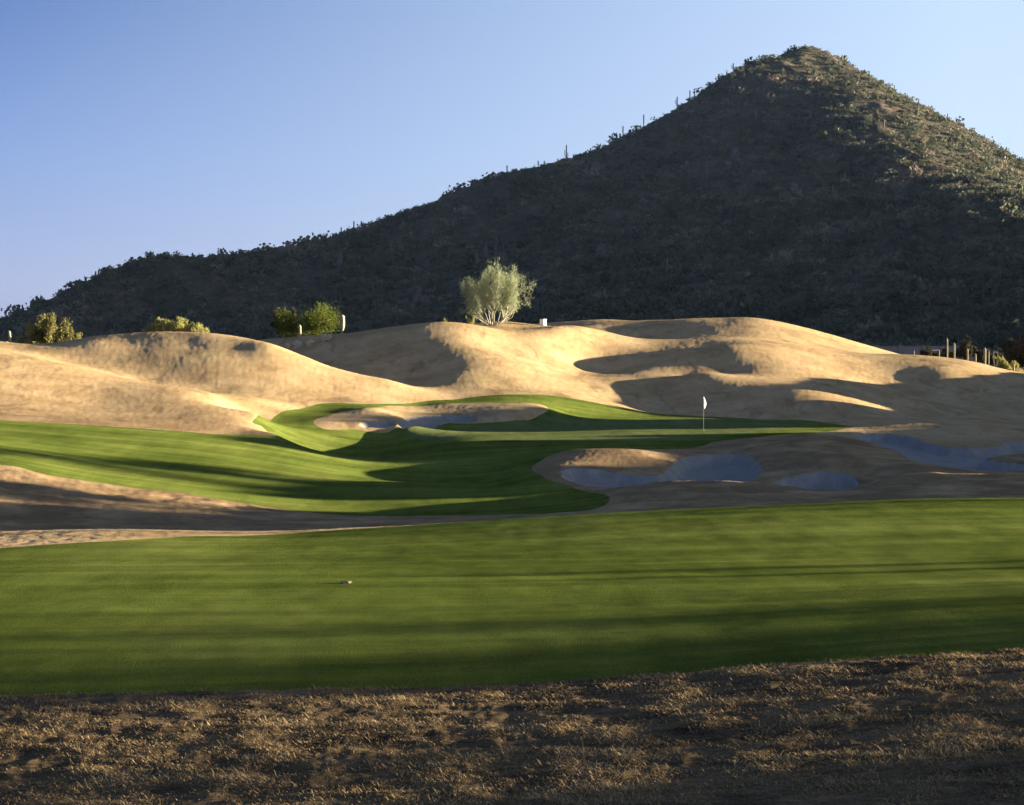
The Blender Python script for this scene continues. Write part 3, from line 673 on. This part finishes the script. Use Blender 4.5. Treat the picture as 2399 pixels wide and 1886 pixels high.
def saguaro(loc, h, r, label, group=None, mat=None, arms=(), club=0, lean=(0, 0), bend=0, seed=0, n=20, cat='cactus'):
    mat = mat or M_sag; P, R = column_profile(h, r, club, lean, bend, seed)
    if arms:
        root = empty('saguaro_cactus', loc); saguaro_mesh(P, R, n).build('trunk', mat, root)
        for (z0, side, L, out) in arms:
            Q = []; RR_ = []
            for i in range(11):
                t = i/10; a = min(t/.35, 1)*pi/2
                Q.append((side*(r*.5+out*sin(a)), 0, z0+out*(1-cos(a))+max(0, t-.35)/.65*L)); RR_.append(r*.62*(1 if t < .9 else .6))
            T = TM(); T.tube(Q, RR_, 10); T.build('arm', mat, root)
        return tag(root, label, cat, group)
    o = saguaro_mesh(P, R, n).build('saguaro_cactus', mat); o.location = loc; return tag(o, label, cat, group)
saguaro(at(725, 139), hgt(725, 664, 139), .21, 'stout club shaped young saguaro standing alone on the mound crest', club=1, bend=.05, lean=(.05, 0))
saguaro(at(703-67, 137), hgt(640, 684, 137), .13, 'short saguaro in front of the green rounded bush among pale cholla', bend=.02)
saguaro(at(23, 118), hgt(23, 697, 118), .10, 'small leaning saguaro at the far left edge of the hill', lean=(-.12, 0))
ROW = [(1940, 741, .06, 'tiny post like cactus on the crest in front of the grey wall'), (1993, 739, .09, 'short slender saguaro just right of the golf cart'), (2010, 714, .13, 'tallest slender saguaro in the row beyond the right hill'),
       (2025, 724, .14, 'second tallest saguaro of the row, right beside the tallest'), (2053, 736, .14, 'slender saguaro in front of the small dark mesquite'), (2070, 747, .14, 'short stubby saguaro in the middle of the row'),
       (2090, 735, .19, 'thick saguaro left of a thinner twin in the row'), (2098, 742, .11, 'thin saguaro close beside the thick one in the row'), (2127, 750, .12, 'short dim saguaro right of the forked pale cactus'),
       (2145, 743, .11, 'thin saguaro above the sunlit brush near the right edge')]
for i, (u, v, r, lab) in enumerate(ROW):
    d = 186+((i*7) % 5)*2; saguaro(at(u, d), hgt(u, v, d), r*.8, lab, group='slender saguaros beyond the right hill', seed=i)
saguaro(at(2151, 160), hgt(2151, 769, 160), .12, 'small pale saguaro stump low beside the mesquite trunk')
def forked():
    root = empty('forked_cactus', at(2113, 180)); h = hgt(2113, 744, 180)
    for s in (-1, 1):
        P = [(s*.05, 0, -.1), (s*.16, 0, h*.35), (s*.26, 0, h*.7), (s*.22, 0, h)]; T = TM(); T.tube(P, (.07, .08, .085, .05), 10); T.build('stem', M_pale, root)
    T = TM(); T.tube([(-.24, 0, h*.86), (0, 0, h*.95), (.24, 0, h*.86)], (.06, .07, .06), 8); T.build('cross_branch', M_pale, root)
    tag(root, 'forked pale yellow cactus near the right end of the row', 'cactus')
M_pale = plain('pale_cactus', (.62, .58, .38), .9, 5, .2)
forked()
M_cholla = plain('cholla_spines', (.62, .58, .46), .95, 14, .35)
def cholla(u, d, h, w, seed, label):
    g = np.random.default_rng(seed); T = TM()
    def joint(p, dr, L, lev):
        q = p+dr*L; m = (p+q)/2+g.normal(0, .01, 3); T.tube([p, m, q], (.028, .045, .024), 6)
        if lev < 4:
            for _ in range(int(g.integers(1, 4))): joint(q, unit(dr+g.normal(0, .7, 3)+np.array((0, 0, .25))), L*.85, lev+1)
    T.tube([(-w*.4, 0, -.03), (0, 0, .03), (w*.4, 0, -.03)], (.05, .07, .05), 8)
    for _ in range(9): joint(np.array((g.normal(0, w*.22), g.normal(0, w*.15), -.02)), unit(g.normal(0, .4, 3)+np.array((0, 0, 1.0))), .17, 0)
    V = np.array(T.v); V *= np.array((w/2/np.abs(V[:, 0]).max(), w/2/np.abs(V[:, 1]).max(), h/V[:, 2].max())); T.v = list(V)
    o = T.build('cholla_cactus', M_cholla); o.location = at(u, d); tag(o, label, 'cactus', 'pale cholla clumps on the mound crest')
cholla(632, 136, .62, .95, 1, 'pale bristly cholla clump at the foot of the short saguaro, on its left')
cholla(657, 135.5, .55, .85, 2, 'pale bristly cholla clump just right of the short saguaro')
cholla(690, 136, .62, 1.25, 3, 'wide greyish cholla clump under the right side of the green bush')
cholla(611, 136.5, .40, .45, 4, 'small cholla clump at the left foot of the green bush')
cholla(596, 136, .24, .25, 5, 'tiny pale cholla left of all the others where the mound crest begins')

# saguaros up on the mountain
SK = [(41, 658, 0), (47.5, 650, 0), (87, 644, 0), (203, 593, 0), (209, 603, 0), (220, 582, 0), (319, 534, 0), (724, 480, 0), (751, 467, 0), (767, 467, 0), (1076, 349, 0), (1142, 345, 0), (1155, 344, 0), (1202, 305, 2), (1253, 312, 0), (1322, 265, 0),
      (1366, 241, 0), (1437, 203, 1), (1464, 190, 0), (1474, 190, 0), (1525, 164, 0), (1556, 132, 1), (1787, 115, 0), (1845, 149, 0), (1898, 179, 0), (1950, 224, 0), (2011, 255, 0), (2029, 272, 0), (2089, 299, 0), (2108, 302, 0)]
ords = ['first', 'second', 'third', 'fourth', 'fifth', 'sixth', 'seventh', 'eighth', 'ninth', 'tenth', 'eleventh', 'twelfth', 'thirteenth', 'fourteenth', 'fifteenth', 'sixteenth', 'seventeenth', 'eighteenth', 'nineteenth', 'twentieth', 'twenty-first', 'twenty-second']
for i, (u, v, na) in enumerate(SK):
    d = mridge(u); zb = float(mz(u, d)); h = Z(v, d)-zb; h = max(h, 4.5)
    arms = [(h*.35, -1, h*.3, .9)]+([(h*.28, 1, h*.22, .8)] if na > 1 else []) if na else ()
    if u < 1700: lab = '%s saguaro from the left along the skyline ridge left of the summit%s' % (ords[i], ', with one arm' if na == 1 else ', with two arms' if na else '')
    else: lab = '%s saguaro down the skyline from the summit on its right slope' % ords[i-22]
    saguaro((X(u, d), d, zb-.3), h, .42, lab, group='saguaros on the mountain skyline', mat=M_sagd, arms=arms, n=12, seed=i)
for i, (u, vt, vb, lab) in enumerate([(1876, 251, 272, 'sunlit saguaro highest on the right flank of the mountain face'), (1500, 339, 385, 'tall pale saguaro standing alone on the upper middle face of the mountain'), (1793, 365, 384, 'short saguaro on the shaded face below the summit'),
                                  (1767, 392, 425, 'tall slim saguaro on the shaded face, below and left of a shorter one'), (1604, 231, 258, 'saguaro high on the face left below the summit'), (792, 598, 617, 'saguaro low on the dark face above the stout young saguaro'), (543, 663, 687, 'faint saguaro at the foot of the face left of the green bush'),
                                  (1416, 545, 580, 'saguaro low on the face above the hollow left of the flag')]):
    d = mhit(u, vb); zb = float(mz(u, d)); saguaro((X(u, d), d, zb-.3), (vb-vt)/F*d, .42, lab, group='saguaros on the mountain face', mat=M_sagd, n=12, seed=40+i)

# rock outcrops on the face
M_out = plain('outcrop_rock', (.13, .105, .10), .95, .35, .5, 1.2)
def boulder(name, loc, sz, seed, mat, label=None, cat=None, group=None, sub=3, rough_=.35):
    import bmesh
    bm = bmesh.new(); bmesh.ops.create_icosphere(bm, subdivisions=sub, radius=1)
    for v in bm.verts:
        p = v.co; n = float(noise2(p.x*1.3+p.z*.7, p.y*1.3+p.z*.9, seed))*rough_+float(noise2(p.x*3+p.z*2, p.y*3-p.z*1.7, seed+5))*rough_*.45
        v.co = p*(1+n); v.co.x *= sz[0]; v.co.y *= sz[1]; v.co.z *= sz[2]
    me = bpy.data.meshes.new(name); bm.to_mesh(me); bm.free(); me.materials.append(mat)
    o = bpy.data.objects.new(name, me); COL.objects.link(o); o.location = loc; return tag(o, label, cat, group)
for i, (u, vt, vb, wd, lab) in enumerate([(1030, 508, 560, 9, 'tallest pinkish rock pinnacle of the outcrop above the palo verde'), (1052, 494, 545, 7, 'slim rock pinnacle right of the tallest one'), (1012, 530, 565, 8, 'broad rock hump left of the pinnacles'), (1068, 520, 565, 8, 'low rock hump right of the pinnacles'),
                                  (885, 605, 640, 18, 'reddish rock mass on the lower face above the centre mound'), (1640, 203, 212, 12, 'pale flat rock slab high under the summit'), (1275, 515, 545, 20, 'reddish boulder patch on the middle face right of the palo verde'), (720, 525, 560, 14, 'reddish rock patch on the middle left face'),
                                  (1560, 310, 340, 16, 'weathered rock patch on the upper face below the skyline')]):
    d = mhit(u, vb); zb = float(mz(u, d)); h = (vb-vt)/F*d; w_ = wd/F*d
    boulder('rock_outcrop', (X(u, d), d, zb+h*.25), (w_*.55, w_*.4, h*.7), 60+i, M_out, lab, 'rock', 'rock outcrops on the mountain')

# ------------------------------------------------------------------ flagstick
M_white = plain('white_cloth', (.92, .92, .90), .7, 3, .04); M_pole = plain('pale_pole_paint', (.36, .38, .34), .5, 3, .05)
def flagstick():
    d = hit(1493, 914, 84, 100); x = X(1493, d); z0 = ground(1493, d); H = Z(841, d)-z0
    root = empty('flagstick', (x, d, z0))
    T = TM(); T.tube([(0, 0, -.1), (0, 0, H*.5), (.0, 0, H+.02)], (.008, .0075, .007), 10); T.build('pole', M_pole, root)
    # hanging cloth, folded along the pole and kicked out to the right half way down
    nz, nx = 22, 9; V = []; Q = []
    top = H-.02; L = .66
    for j in range(nz):
        t = j/(nz-1); lo = .0+.10*t*(t < .6)+(.10*.6-(t-.6)*.16 if t >= .6 else 0); wd = .055+.13*math.sin(pi*min(1, t*1.05))**1.2
        for i in range(nx):
            s_ = i/(nx-1); V.append((.01+(lo*.9+wd*s_)*.95, .035*sin(s_*9+t*3)*(.4+t), top-L*t-.03*s_))
    for j in range(nz-1):
        for i in range(nx-1): Q.append((j*nx+i, j*nx+i+1, (j+1)*nx+i+1, (j+1)*nx+i))
    o = quads('flag', V, Q, M_white, parent=root); m = o.modifiers.new('thick', 'SOLIDIFY'); m.thickness = .006
    T = TM(); T.tube([(0, 0, -.02), (0, 0, .006)], (.054, .054), 16); T.build('cup', M_pole, root)
    root.rotation_euler = (0, 0, radians(50))
    tag(root, 'thin golf flagstick with a limp white flag standing on the putting green', 'golf flag')
flagstick()
M_box = plain('white_plastic', (.85, .85, .84), .45, 3, .05); M_dark = plain('dark_trim', (.05, .05, .055), .6, 4, .1)
def cooler():
    d = 152.5; root = empty('water_cooler', at(1152.5, d)); h = hgt(1152.5, 677, d)
    h = max(h, .55)
    T = TM(); T.box((0, 0, h*.45), (.52, .46, h*.86), .94); T.build('body', M_box, root, smooth=False, bevel=.03)
    T = TM(); T.box((0, 0, h*.94), (.56, .5, h*.12), .9); T.build('lid', M_box, root, smooth=False, bevel=.02)
    T = TM(); T.tube([(.1, -.24, h*.18), (.1, -.31, h*.18), (.1, -.31, h*.13)], (.02, .02, .018), 8); T.build('tap', M_dark, root)
    root.rotation_euler = (0, 0, radians(-38))
    tag(root, 'small white box shaped water cooler on the crest right of the palo verde', 'water cooler')
cooler()
def cart():
    d = 250; root = empty('golf_cart', at(1984, d)); root.rotation_euler = (0, 0, radians(4))
    root.location.z = ground(1984, d)
    T = TM(); T.box((0, 0, 1.78), (1.15, 1.5, .08), .92); T.build('roof', M_box, root, smooth=False, bevel=.03)
    T = TM(); T.box((0, .1, .45), (1.1, 2.0, .35), .95); T.box((0, -.85, .62), (1.05, .5, .3), .75); T.build('body', M_box, root, smooth=False, bevel=.06)
    T = TM(); T.box((0, .25, .75), (1.0, .5, .16)); T.box((0, .52, 1.0), (1.0, .12, .5)); T.build('seat', M_dark, root, smooth=False, bevel=.04)
    for sx_ in (-1, 1):
        for y in (-.6, .68):
            T = TM(); T.tube([(sx_*.5, y, .7), (sx_*.5, y*.97, 1.76)], (.022, .022), 8); T.build('roof_post', M_dark, root)
        for y in (-.8, .8):
            T = TM(); T.tube([(sx_*.44, y, .23), (sx_*.60, y, .23)], (.23, .23), 18); wh = T.build('wheel', M_dark, root)
            T = TM(); T.tube([(sx_*.53, y, .23), (sx_*.615, y, .23)], (.11, .11), 14); T.build('hub', M_box, wh)
    T = TM(); T.tube([(-.25, -.25, .8), (-.25, -.15, 1.02)], (.02, .02), 8); T.tube([(-.25+.17*cos(a), -.15+.05*sin(a), 1.02+.16*sin(a)) for a in np.linspace(0, 2*pi, 17)], [.015]*17, 6); T.build('steering_wheel', M_dark, root)
    tag(root, 'white roofed golf cart half hidden behind the right hill', 'golf cart')
cart()
M_wall = plain('grey_block', (.15, .17, .20), .9, 2, .2)
def wall():
    d = 262; root = empty('block_wall', (X(1960, d), d, -2.0)); h = Z(735, d)+2.0
    T = TM(); T.box((0, 0, h/2-.3), (16, .25, h+.4)); T.build('wall', M_wall, root, smooth=False)
    T = TM(); T.box((0, 0, h+.0), (16.1, .40, .14)); T.build('coping', M_wall, root, smooth=False)
    for i in range(5): 
        T = TM(); T.box((-8+i*4, -.05, h/2-.2), (.45, .5, h+.75)); T.build('pier', M_wall, root, smooth=False)
    tag(root, 'low bluish grey block wall at the foot of the mountain behind the right hill', 'wall')
wall()
M_stone = plain('pink_stone', (.24, .19, .165), .85, 30, .3, .01)
d_ = hit(734, 1240, 17, 27); boulder('stone', (X(734, d_), d_, ground(734, d_)+.012), (.072, .046, .024), 91, M_stone, 'small flat pinkish stone lying on the near fairway', 'stone')

# ------------------------------------------------------------------ dry grass of the foreground
def blades():
    n = 460000; u = RNG.uniform(-160, 2330, n); d = 8.6*(16.5/8.6)**RNG.uniform(0, 1, n)
    x = X(u, d); y = d; keep = sdf(x, y, P_near) < .02
    den = fbm(x*1.3, y*2.2, 4, 51); keep &= RNG.uniform(0, 1, n) < np.clip(.62+.75*den, .06, 1)
    x, y, u, d, den = x[keep], y[keep], u[keep], d[keep], den[keep]
    i = np.interp(u, US, np.arange(len(US))); j = (np.log(d)-math.log(3.2))/(math.log(410)-math.log(3.2))*(len(DS)-1)
    z = TERR[np.round(j).astype(int), np.round(i).astype(int)]
    m = len(x); a = RNG.uniform(0, 2*pi, m); L = RNG.lognormal(-3.75, .38, m)*(1+.5*np.clip(den, -.5, 1)); up = RNG.uniform(.10, .7, m)
    dx = np.cos(a)*L; dy = np.sin(a)*L; hw = .0016+.0014*RNG.random(m); bx = -np.sin(a)*hw; by = np.cos(a)*hw
    base = np.stack([x, y, z-.004], 1)
    p0 = base+np.stack([-bx, -by, 0*x], 1); p1 = base+np.stack([bx, by, 0*x], 1)
    p2 = base+np.stack([dx*.55+bx*.8, dy*.55+by*.8, L*up*.75], 1); p3 = base+np.stack([dx*.55-bx*.8, dy*.55-by*.8, L*up*.75], 1)
    p4 = base+np.stack([dx, dy, L*up*RNG.uniform(.6, 1.1, m)], 1)
    V = np.stack([p0, p1, p2, p3, p4], 1).reshape(-1, 3); I = np.arange(m)[:, None]*5
    fl = np.concatenate([I+np.array([[0, 1, 2, 3]]), I+np.array([[3, 2, 4]])], 1).ravel(); cnt = np.tile([4, 3], m)
    t = np.clip(.5+.25*den+RNG.normal(0, .2, m), 0, 1)
    tag(mesh_np('dry_grass', V, fl, cnt, M_blade, smooth=False, attr=np.repeat(t, 5)), 'short tangled dormant brown grass across the foreground', 'grass', kind='stuff')
M_blade = leaf_mat('dry_blades', [(0, (.13, .092, .046)), (.4, (.27, .19, .092)), (.7, (.42, .31, .155)), (1, (.58, .45, .25))], .25, 3)
blades()

# ------------------------------------------------------------------ unseen desert trees, some added and thinned to grade the near shade
def place_side(r, s, z=None):
    x = r*cos(SUN_AZ)-s*sin(SUN_AZ); y = r*sin(SUN_AZ)+s*cos(SUN_AZ); return x, y
SIDE = [(6.0, 36, 5.8, 5.4, .45, 'palo verde nearest the camera, right of the picture, shading the closest foreground'), (10.2, 44, 6.2, 2.6, .08, 'palo verde right of the picture, dappling the middle of the foreground'),
        (13.0, 47, 5.6, 3.8, .13, 'palo verde added right of the picture, shading the edge of the near fairway'), (15.8, 56, 6.0, 4.8, .035, 'thin palo verde added right of the picture to shade the near fairway'), (33.5, 60, 5.6, 3.0, .05, 'thin palo verde added right of the picture to shade the back of the near fairway'),
        (64.5, 73, 3.6, 4.5, .12, 'low palo verde added for shade on the unseen ridge right of the picture'), (53.5, 73, 3.2, 3.6, .2, 'thin low palo verde on the added ridge right of the picture'), (18.6, 62, 6.0, 5.0, .012, 'sparse palo verde added right of the picture for faint shade, beyond the thin one')]
for i, (s_, r_, h, w_, dn, lab) in enumerate(SIDE):
    x, y = place_side(r_, s_); tree('palo_verde_tree', (x, y, -2.7 if i < 5 or i == 7 else (1.2 if i == 5 else 1.6)), h, w_, 70+i, 6, M_bark, M_palo, leafn=26*dn, leaf=(.11, .05), levels=3, up=.4, r0=.07, low=.15,
         label=lab, cat='tree', group='palo verdes right of the near fairway')
for i, (s_, r_, h) in enumerate(((21.3, 62, 5.9), (22.35, 66, 6.3))):
    x, y = place_side(r_, s_); saguaro((x, y, -3.2), h, .15, '%s of two tall saguaros right of the picture, beside the near fairway' % ['nearer', 'farther'][i], group='saguaros right of the near fairway')

# ------------------------------------------------------------------ world, sun, camera
# linear colours as seen at exposure, divided out by the gain
SKY_L = [(0, (.37, .42, .66)), (.12, (.40, .46, .76)), (.28, (.235, .34, .70)), (.45, (.10, .185, .50)), (.7, (.08, .14, .36)), (1, (.07, .11, .26))]
SKY_R = [(0, (.66, .76, .90)), (.15, (.72, .86, 1.05)), (.46, (.64, .80, 1.06)), (.62, (.33, .47, .74)), (1, (.12, .18, .36))]
SKY_GAIN = 2**-2.6
w = bpy.data.worlds.new('World'); scene.world = w; w.use_nodes = True; nt = w.node_tree; nt.nodes.clear()
sky = nt.nodes.new('ShaderNodeTexSky'); sky.sky_type = 'NISHITA'; sky.sun_disc = False; sky.sun_elevation = SUN_EL
sky.sun_rotation = pi/2-SUN_AZ; sky.air_density = 1.0; sky.dust_density = .6; sky.ozone_density = 3.0; sky.altitude = 700
def wn(t, **k):
    o = nt.nodes.new(t)
    for q, v in k.items(): setattr(o, q, v)
    return o
tc = wn('ShaderNodeTexCoord'); sx = wn('ShaderNodeSeparateXYZ'); nt.links.new(tc.outputs['Generated'], sx.inputs[0])
# colour of the evening sky by height above the horizon, paler towards the sun on the right
def wramp(inp, lo, hi, stops):
    m = wn('ShaderNodeMapRange'); m.inputs[1].default_value = lo; m.inputs[2].default_value = hi; nt.links.new(inp, m.inputs[0])
    r = wn('ShaderNodeValToRGB'); e = r.color_ramp.elements
    while len(e) < len(stops): e.new(.5)
    for k, (p, c) in zip(e, stops): k.position = p; k.color = (*c, 1)
    nt.links.new(m.outputs[0], r.inputs[0]); return r.outputs[0], m.outputs[0]
left, _ = wramp(sx.outputs[2], -.02, .5, SKY_L); right, _ = wramp(sx.outputs[2], -.02, .5, SKY_R)
_, fx = wramp(sx.outputs[0], -.34, .27, [(0, (0, 0, 0)), (1, (1, 1, 1))])
g = wn('ShaderNodeMix', data_type='RGBA'); nt.links.new(fx, g.inputs[0]); nt.links.new(left, g.inputs[6]); nt.links.new(right, g.inputs[7])
glow, _ = wramp(sx.outputs[2], -.02, .5, [(0, (1.9, 1.4, 1.05)), (.15, (1.75, 1.4, 1.1)), (.4, (.85, .85, .9)), (1, (.2, .26, .46))])
m3 = wn('ShaderNodeMapRange'); m3.inputs[1].default_value = .42; m3.inputs[2].default_value = .95; nt.links.new(sx.outputs[0], m3.inputs[0])
g2 = wn('ShaderNodeMix', data_type='RGBA'); nt.links.new(m3.outputs[0], g2.inputs[0]); nt.links.new(g.outputs[2], g2.inputs[6]); nt.links.new(glow, g2.inputs[7]); g = g2
b1 = wn('ShaderNodeBackground'); b1.inputs[1].default_value = SKY_GAIN; nt.links.new(g.outputs[2], b1.inputs[0])
bg = wn('ShaderNodeBackground'); bg.inputs[1].default_value = .06; nt.links.new(sky.outputs[0], bg.inputs[0])
ms = wn('ShaderNodeMixShader'); ms.inputs[0].default_value = .88; nt.links.new(bg.outputs[0], ms.inputs[1]); nt.links.new(b1.outputs[0], ms.inputs[2])
wo = wn('ShaderNodeOutputWorld'); nt.links.new(ms.outputs[0], wo.inputs[0])
sl = bpy.data.lights.new('sun', 'SUN'); sl.energy = 5; sl.angle = radians(.5); sl.color = (1, .83, .62)
so = bpy.data.objects.new('sun', sl); COL.objects.link(so)
from mathutils import Vector
sd = Vector((cos(SUN_EL)*cos(SUN_AZ), cos(SUN_EL)*sin(SUN_AZ), sin(SUN_EL))); so.rotation_euler = (-sd).to_track_quat('-Z', 'Y').to_euler(); so.location = (30, 20, 40)
cam = bpy.data.cameras.new('camera'); co = bpy.data.objects.new('camera', cam); COL.objects.link(co); scene.camera = co
co.location = (0, 0, 0); co.rotation_euler = (pi/2, 0, 0); cam.sensor_width = 36; cam.lens = 36*F/2173; cam.shift_y = -(854-VH)/2173; cam.clip_start = .5; cam.clip_end = 20000
scene.view_settings.view_transform = 'Standard'; scene.view_settings.look = 'None'; scene.view_settings.exposure = 2.6; scene.view_settings.gamma = 1


def haze():
    T = TM(); T.box((500, 1180, 130), (4600, 2440, 330))
    m = bpy.data.materials.new('haze_air'); m.use_nodes = True; t = m.node_tree; t.nodes.clear(); o = t.nodes.new('ShaderNodeOutputMaterial'); v = t.nodes.new('ShaderNodeVolumePrincipled')
    v.inputs['Color'].default_value = (.42, .62, 1, 1); v.inputs['Density'].default_value = .000013; v.inputs['Anisotropy'].default_value = 0; t.links.new(v.outputs[0], o.inputs[1])
    tag(T.build('haze', m, smooth=False), kind='stuff', label='thin blue evening haze over the valley')
haze()
